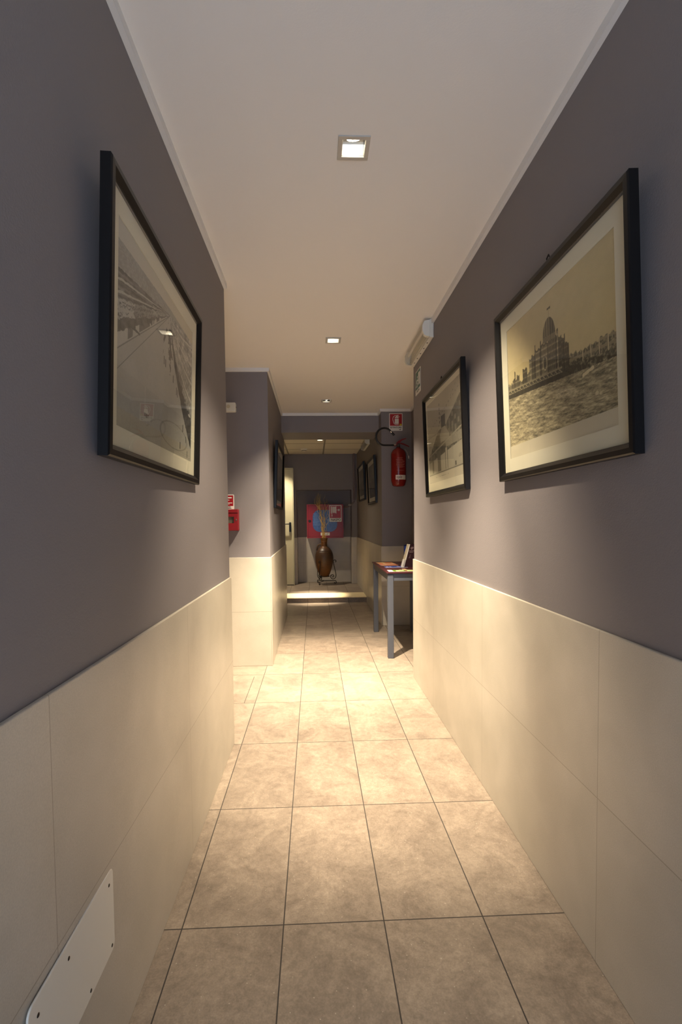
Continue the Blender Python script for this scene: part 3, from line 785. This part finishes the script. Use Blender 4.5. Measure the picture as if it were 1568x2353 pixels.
b = MB(); b.tube([(-.028, 0, .453), (-.052, -.002, .453)], .0118, 14); b.build('hose_fitting', M_chrome, t, smooth=True)
b = MB(); b.tube([e-d*.004, e+d*.022], .0078, 12); b.build('nozzle_ring', M_chrome, t, smooth=True)
b = MB(); b.tube([e+d*.022, e+d*.062], [.0112, .0122], 14); b.build('nozzle', M_dark, t, smooth=True)
b = MB(); b.box(-.012, .012, .074, .080+PT*.9, .30, .44); b.build('wall_bracket', M_iron, t)
b = MB(); b.tube([(.066, -.03, .405), (.09, -.035, .37), (.108, -.036, .305)], .0012, 6); b.plate([(.103, .30), (.113, .30), (.112, .33), (.102, .33)], -.037, -.036); b.build('seal_tag', M_signwhite, t)

# ------------------------------------------------------------------ hose cabinet with NASPO sign
CYF = 8.72
t = thing('hose_cabinet', 'red wall cabinet with blue film window behind the clay urn', 'hose cabinet', (-.129, CYF, .893))
w, h = .650, .600
MB().box(0, w, .012, YB-CYF, 0, h).build('cabinet_body', M_red, t, bevel=.003)
b = MB(); f = .022
for a, c, d, e in ((0, w, 0, f), (0, w, h-f, h), (0, f, f, h-f), (w-f, w, f, h-f)): b.box(a, c, -.004, .012, d, e)
b.build('door_frame', M_red, t, bevel=.002)
dr = MB().plate(rrect(f+.003, w-f-.003, f+.003, h-f-.003, .004), -.001, .012).build('door', M_red, t, bevel=.0015)
b = MB(); b.plate(rrect(.105, .540, .112, .500, .125, 10), -.0025, -.0008); b.build('blue_window', M_blue, dr)
b = MB()
for k in range(11):
    z = .43-k*.020; x0 = .112+.02*h01(k); MB().box(x0, x0+.06+.06*h01(k, 2), -.0032, -.0024, z, z+.004).build('printed_line', M_line, dr)
for k in range(5): b.box(.375+k*.004-.002, .378+k*.004, -.0032, -.0024, .23+.02*k, .34)
b.build('window_print', M_line, dr)
b = MB(); b.lathe([(0, .006), (.019, .006), (.023, 0)], 0, 0, 28)
for v in b.bm.verts: v.co = Vector((.050+v.co.x, -.001-v.co.z, .305+v.co.y))
b.build('lock', M_dark, dr, smooth=True)
b = MB(); b.plate(rrect(.243, .405, .047, .098, .002), -.0022, -.0008); b.build('paper_label', M_signwhite, dr)
b = MB(); b.plate([(.355, .06), (.360, .058), (.385, .088), (.38, .09)], -.0028, -.0021); b.plate([(.30,.065),(.34,.065),(.34,.068),(.30,.068)], -.0028, -.0021); b.build('label_mark', M_ink, dr)
w, h = .222, .295
t = sign('hose_reel_sign', 'white and red NASPO hose reel sign on the red cabinet', (.269, CYF-.0025, 1.180), 0, w, h, rrect(.012, w-.012, .068, h-.012, .003), M_signred, r=.012)
b = MB(); P = lambda u, v: (.012+u*.198, .068+v*.215)
b.plate([P(.09,.40),P(.15,.36),P(.15,.96),P(.09,.96)], y0, y1); b.plate([P(.51,.40),P(.59,.36),P(.59,.98),P(.51,.94)], y0, y1)
for k in range(6): b.plate([P(.245+k*.044,.42),P(.280+k*.044,.42),P(.280+k*.044,.93),P(.245+k*.044,.93)], y0, y1)
b.plate([P(.17,.20),P(.215,.20),P(.215,.94),P(.17,.94)], y0, y1)
b.plate([P(.13,.22),P(.26,.22),P(.21,.16),P(.21,.06),P(.18,.06),P(.18,.16)], y0-.0004, y1)
b.plate([P(.59,.645),P(.76,.645),P(.76,.675),P(.59,.675)], y0, y1); b.plate(circle(*P(.81,.66), .018), y0, y1)
b.build('pictogram', M_signwhite, t)
text_part('NASPO', 'lettering', .058, w/2+.008, .034, -.0024, M_ink, t, .0009, .170)

# ------------------------------------------------------------------ urn, twigs, iron stand
UX, UY = .170, 8.55
t = thing('clay_urn', 'tall brown terracotta urn with one handle, held in an iron stand', 'urn', (UX, UY, SH))
prof = [(0, .150), (.05, .150), (.075, .160), (.100, .205), (.128, .29), (.148, .37), (.158, .44), (.158, .49), (.150, .54), (.132, .59), (.104, .63), (.075, .655), (.058, .668), (.052, .685), (.050, .72), (.051, .755), (.054, .775), (.060, .80), (.066, .815), (.064, .822), (.054, .822), (.050, .81), (.046, .775), (.044, .70), (.05, .66), (.09, .62), (.12, .5), (.09, .25), (0, .18)]
def smoothprof(p, n=4):
    out = []
    for i in range(len(p)-1):
        a, b_, c, d = p[max(i-1, 0)], p[i], p[i+1], p[min(i+2, len(p)-1)]
        for k in range(n):
            s = k/n; f = lambda j: .5*((2*b_[j])+(-a[j]+c[j])*s+(2*a[j]-5*b_[j]+4*c[j]-d[j])*s*s+(-a[j]+3*b_[j]-3*c[j]+d[j])*s**3)
            out.append((max(f(0), 0), f(1)))
    return out+[p[-1]]
MB().lathe(smoothprof(prof), 0, 0, 64).build('body', M_clay, t, smooth=True)
b = MB(); b.tube([(-.048, 0, .705), (-.075, 0, .712), (-.105, -.004, .695), (-.122, -.006, .660), (-.127, -.006, .62), (-.122, -.004, .585)], [.010, .0105, .0105, .0105, .010, .012], 12)
b.build('handle', M_clay, t, smooth=True)
for z, r in ((.60, .128), (.575, .139), (.758, .052)): MB().lathe([(r, z-.004), (r+.004, z), (r, z+.004)], 0, 0, 48).build('ridge', M_clay, t, smooth=True)
# twigs
random.seed(5)
tops = [(-.165, .0, .690), (-.135, .02, .730), (-.105, .0, .735), (-.085, .03, .790), (-.095, -.02, .770), (-.070, .0, .760), (-.112, .01, .700), (-.06, .02, .700), (.015, .0, .745), (.05, .02, .680), (.075, .0, .640), (-.02, .01, .60), (-.09, .03, .66), (.03, -.01, .62), (.10, .02, .60)]
for k, (tx, ty, tz) in enumerate(tops):
    b = MB(); n = 60; ph = random.uniform(0, 6.28); p2 = random.uniform(0, 6.28); path = []; amp = random.uniform(.009, .015)
    bx, by = random.uniform(-.025, .025), random.uniform(-.02, .02)
    for i in range(n+1):
        s = i/n; e = s**1.5; z = .62+s*(.20+tz)
        q = min(1, s*3.2)
        path.append((bx*(1-e)+tx*e+.02*0+q*amp*math.sin(ph+s*34+1.4*math.sin(s*11+p2)), by+ty*e+q*amp*.7*math.sin(p2+s*23), z))
    b.tube(path, [.0042*(1-.65*i/n) for i in range(n+1)], 6)
    if k in (1, 4, 9):
        c = path[44]; pp = [c]
        for i in range(1, 9): pp.append((c[0]+.045*math.sin(i/8*1.9)*(1 if k == 9 else -1)+.004*math.sin(i*1.3), c[1], c[2]+.016*i if k != 9 else c[2]+.05*math.sin(i/8*2.6)))
        b.tube(pp, [.0022]*9, 5)
    o = b.build('twig', M_twig, None, smooth=True); o.location = (UX, UY, SH)
    o['category'] = 'twig'; o['group'] = 'pale curly willow twigs standing in the clay urn'; o['label'] = {0: 'pale curly willow twig leaning farthest left in the clay urn', 3: 'tallest pale curly willow twig in the clay urn', 9: 'pale curly willow twig with an arched side shoot on the right in the clay urn', 14: 'pale curly willow twig leaning farthest right in the clay urn'}.get(k, 'pale curly willow twig in the middle of the bunch in the clay urn')
# iron stand
t = thing('urn_stand', 'black wrought iron scroll stand under the clay urn', 'stand', (UX, UY, SH))
def crom(p, n=4):
    out = []
    for i in range(len(p)-1):
        a, b_, c, d = p[max(i-1, 0)], p[i], p[i+1], p[min(i+2, len(p)-1)]
        for k in range(n):
            q = k/n; f = lambda j: .5*((2*b_[j])+(-a[j]+c[j])*q+(2*a[j]-5*b_[j]+4*c[j]-d[j])*q*q+(-a[j]+3*b_[j]-3*c[j]+d[j])*q**3)
            out.append((f(0), f(1)))
    return out+[p[-1]]
def spiral(cx, cz, r0, r1, a0, a1, n=18): return [(cx+(r0+(r1-r0)*i/n)*math.cos(a0+(a1-a0)*i/n), cz+(r0+(r1-r0)*i/n)*math.sin(a0+(a1-a0)*i/n)) for i in range(n+1)]
for k, ang in enumerate((-2.05, .12, 2.2)):
    ca, sa = math.cos(ang), math.sin(ang); P3 = lambda p: (p[0]*ca, p[0]*sa, p[1])
    b = MB()
    pth = spiral(.190, .405, .010, .034, -1.3, 2.9)[::1]
    pth = pth+[(.162, .385), (.172, .33), (.188, .26), (.203, .19), (.205, .15), (.190, .115), (.165, .098), (.14, .098), (.118, .115), (.108, .142), (.115, .165)]
    pth += spiral(.145, .145, .030, .008, 2.6, -3.2, 18)
    b.tube([P3(p) for p in crom(pth)], .0058, 8); b.build('scroll_leg', M_iron, t, smooth=True)
    b = MB(); b.tube([P3(p) for p in [(.0, .070), (.10, .068), (.17, .066)]+spiral(.186, .038, .030, .010, 1.9, -3.6, 16)], .0068, 8); b.build('foot', M_iron, t, smooth=True)
b = MB(); b.tube([(.088*math.cos(2*PI*i/32), .088*math.sin(2*PI*i/32), .150) for i in range(33)], .0055, 8, cap=False); b.build('ring', M_iron, t, smooth=True)

# ------------------------------------------------------------------ pipe and smoke detector
t = thing('water_pipe', 'mauve painted pipe running down the far right corner from the panel ceiling', 'pipe', (.0, .0, .0))
b = MB(); b.tube([(.715, YK-.035, ZDROP), (.715, YK-.035, 1.56)], .022, 16); b.build('riser_pipe', M_grey_pipe, t, smooth=True)
b = MB(); b.box(.690, .740, YK-.060, YK-.001, 1.90, 1.918); b.build('pipe_clip', M_grey_pipe, t)
t = thing('branch_pipe', 'short pipe bending from the corner riser to the red hose cabinet', 'pipe', (0, 0, 0))
b = MB(); b.tube([(.715, YK-.035, 1.553), (.700, YK-.032, 1.515), (.66, YK-.015, 1.49), (.60, YK+.06, 1.440), (.522, YK+.14, 1.437)], .014, 12); b.build('pipe_run', M_grey_pipe, t, smooth=True)
b = MB(); b.tube([(.66, YK-.035, 1.475), (.61, YK-.035, 1.475)], .012, 10); b.build('valve', M_nickel, t, smooth=True)

t = thing('smoke_detector', 'small white smoke detector on the panel ceiling beyond the beam', 'smoke detector', (-.150, 8.02, ZDROP))
MB().lathe([(0, -.004), (.055, -.004), (.056, 0)], 0, 0, 36).build('base', M_white, t, smooth=True)
MB().lathe([(.050, -.004), (.048, -.026), (.030, -.040), (0, -.042)], 0, 0, 36).build('head', M_white, t, smooth=True)
MB().lathe([(.044, -.030), (.036, -.0375)], 0, 0, 24).build('sensor_slots', M_dark, t)

# ------------------------------------------------------------------ door
t = thing('door_1', 'cream enamelled door with black lever handle at the far left', 'door', (0, 0, 0)); t['kind'] = 'structure'
DY = 8.53
dl_ = MB().box(-1.16, -.368, DY, DY+.05, SH+.012, 2.10).build('door_leaf', M_door, t, bevel=.003)
b = MB(); b.box(-.366, -.352, DY+.004, YK-.03, SH, 2.12); b.box(-1.2, -.352, DY+.004, YK-.03, 2.104, 2.12); b.box(-1.2, -1.17, DY+.004, YK-.03, SH, 2.12); b.build('door_frame', M_door, t, bevel=.002)
b = MB(); b.plate(rrect(-.435, -.398, 1.015, 1.180, .005), DY-.022, DY); b.build('handle_plate', M_dark, dl_, bevel=.002)
b = MB(); b.tube([(-.418, DY-.015, 1.150), (-.418, DY-.055, 1.150), (-.43, DY-.060, 1.150), (-.56, DY-.060, 1.150)], .0085, 12); b.build('lever_handle', M_dark, dl_, smooth=True)

# ------------------------------------------------------------------ table with leaflets
TX0, TX1, TY0, TY1, TZ = .618, 1.085, 4.165, 5.250, .752
t = thing('side_table', 'narrow table with burgundy top and grey metal legs in the right recess', 'table', (TX0, TY0, 0))
w, l = TX1-TX0, TY1-TY0
MB().box(0, w, 0, l, TZ-.012, TZ).build('tabletop', M_top, t, bevel=.002)
lw = .050; q = .010
b = MB(); zt = TZ-.014
b.box(q+lw, w-q-lw, q+.008, q+.030, zt-.062, zt); b.box(q+lw, w-q-lw, l-q-.030, l-q-.008, zt-.062, zt)
b.box(q+.008, q+.030, q+lw, l-q-lw, zt-.062, zt); b.box(w-q-.030, w-q-.008, q+lw, l-q-lw, zt-.062, zt)
b.build('apron', M_legs, t, bevel=.0015)
for x in (q, w-q-lw):
    for y in (q, l-q-lw): MB().box(x, x+lw, y, y+lw, .0, zt-.004).build('leg', M_legs, t, bevel=.004)
b = MB(); b.box(q, w-q, q, l-q, TZ-.014, TZ-.012); b.build('spacer', M_dark, t)
def leaflet(label, x0, x1, y0, y1, rot, cols, seed, z=TZ, th=.0016, name='leaflet'):
    t = thing(name, label, 'leaflet', ((x0+x1)/2, (y0+y1)/2, z), (0, 0, rot), 'leaflets lying on the table')
    w, l = (x1-x0)/2, (y1-y0)/2
    MB().box(-w, w, -l, l, 0, th).build('paper', M_signwhite, t)
    b = MB(); rnd = random.Random(seed)
    for j_, (a, c, d, e, mi) in enumerate(cols):
        b.mi = mi; zz = th+.0002+.00012*j_
        b.poly([(-w+2*w*a, -l+2*l*d, zz), (-w+2*w*c, -l+2*l*d, zz), (-w+2*w*c, -l+2*l*e, zz), (-w+2*w*a, -l+2*l*e, zz)])
    b.build('printed_pictures', PAL, t); return t
PAL = [mat('print_orange', srgb(206, 104, 54), .35), mat('print_peach', srgb(226, 168, 120), .35), mat('print_blue', srgb(44, 70, 160), .35), mat('print_lilac', srgb(150, 150, 214), .35),
       mat('print_green', srgb(96, 124, 40), .35), mat('print_cream', srgb(236, 226, 160), .35), mat('print_red', srgb(150, 48, 34), .35), mat('print_navy', srgb(28, 30, 74), .35)]
leaflet('orange leaflet lying under the peach one at the far end of the table', .655, .825, 4.80, 4.93, .03, [(0, 1, 0, 1, 0), (.1, .35, .1, .5, 1)], 1)
leaflet('peach and orange leaflet at the far end of the table, topmost of the two', .650, .815, 4.90, 5.12, .06, [(0, 1, 0, 1, 1), (0, .35, 0, .5, 0), (.5, .9, .45, .9, 0), (.3, .42, .2, .9, 5)], 2, z=TZ+.0024)
leaflet('blue and white leaflet in the middle row on the table', .668, .880, 4.575, 4.700, -.02, [(0, 1, 0, 1, 2), (.06, .17, .1, .9, 3), (.22, .30, .1, .9, 3), (.55, .70, .3, .8, 3), (.80, .95, .2, .7, 3)], 3)
leaflet('green and white leaflet at the near edge of the table', .646, .880, 4.215, 4.350, -.02, [(.18, 1, 0, 1, 4), (.30, .42, .2, .7, 5), (.45, .60, .4, .9, 5), (.62, .70, 0, .5, 6), (.72, .95, .3, .8, 5), (.34, .40, .0, .3, 1)], 4)
leaflet('small pink card showing between the blue and the green leaflet', .800, .828, 4.365, 4.43, .1, [(0, 1, 0, 1, 1)], 5)
# brochure rack
t = thing('brochure_display', 'dark leaning brochure display with pale sides on the table by the wall end', 'brochure display', (.842, 4.60, TZ), (0, 0, .05))
def wedge(b, x0, x1, y, lean, z0, z1, th, off=0):
    f = lambda z: lean*z
    return b
lean = .30
def slab(name, m, u0, u1, z0, z1, y0, y1, parent, lx=.0):
    """slab leaning to the right as it rises"""
    b = MB(); v = []
    for y in (y0, y1):
        for (x, z) in ((u0, z0), (u1, z0), (u1, z1), (u0, z1)): v.append(b.bm.verts.new((x+.30*z, y+.12*z, z)))
    for f in ((0,1,2,3),(7,6,5,4),(0,4,5,1),(1,5,6,2),(2,6,7,3),(3,7,4,0)): b.bm.faces.new([v[i] for i in f])
    return b.build(name, m, parent)
M_dkcard = mat('dark_maroon_card', srgb(44, 18, 26), .35)
slab('front_panel', M_dkcard, .006, .165, .0, .214, -.002, .002, t)
slab('side_panel', M_cardb, -.003, .000, .070, .216, .004, .085, t, 0)
slab('edge_strip', M_signwhite, -.003, .006, .070, .216, -.004, .002, t)
slab('pocket', M_signwhite, -.014, .004, .0, .072, -.008, .055, t)
slab('back_panel', M_dkcard, .0, .165, .0, .214, .085, .089, t)
b = MB()
for k in range(6): b.box(-.009+.30*(.012+k*.011), -.001+.3*(.012+k*.011), -.0095+.12*(.01+k*.011), -.0080+.12*(.01+k*.011), .010+k*.011, .015+k*.011)
b.build('pocket_print', M_ink, t)
b = MB(); M_emb = mat('embossed_silver', srgb(120, 100, 104), .4)
def onp(x, z): return (x-.054+.30*z, -.0026+.12*z, z)
b.poly([onp(*p) for p in ((.088, .162), (.104, .180), (.100, .190), (.092, .193), (.084, .191), (.076, .188), (.072, .180))])
for k, (x0_, x1_, z_) in enumerate(((.062, .118, .150), (.072, .108, .138))): b.poly([onp(x0_, z_), onp(x1_, z_), onp(x1_, z_+.006), onp(x0_, z_+.006)])
for k in range(3): b.poly([onp(.080+.004*k, .085+k*.012), onp(.096-.003*k, .088+k*.012), onp(.094, .094+k*.012), onp(.082, .092+k*.012)])
b.build('panel_lettering', M_emb, t)
t = thing('brochure_holder', 'small navy brochure holder standing behind the dark display', 'brochure holder', (.895, 4.86, TZ))
MB().box(0, .090, 0, .010, 0, .20).build('back_panel', PAL[7], t); MB().box(0, .090, -.03, -.028, 0, .08).build('front_lip', PAL[7], t); MB().box(0, .002, -.03, .0, 0, .08).build('side_wall', PAL[7], t)
MB().box(.004, .086, -.024, -.004, .0, .185).build('brochure_stack', PAL[2], t)

# ------------------------------------------------------------------ white cover plate low on the left wall
pw = thing('cover_plate', 'white screwed metal cover plate low on the left tiled wall', 'cover plate', (xl(.9), .9, 0), (0, 0, PI/2+.0085))
b = MB(); b.plate(rrect(-.150, .181, .252, .437, .016, 8), -.004, 0); b.build('plate', M_plate, pw, bevel=.0018)
for x, z in ((.158, .408), (.165, .266), (-.021, .408), (-.122, .406), (.060, .266), (-.122, .266)):
    b = MB(); b.lathe([(0, .0012), (.0028, .0010), (.0038, 0)], 0, 0, 16)
    for v in b.bm.verts: v.co = Vector((x+v.co.x, -.004-v.co.z, z+v.co.y))
    b.build('screw', M_screw, pw, smooth=True)
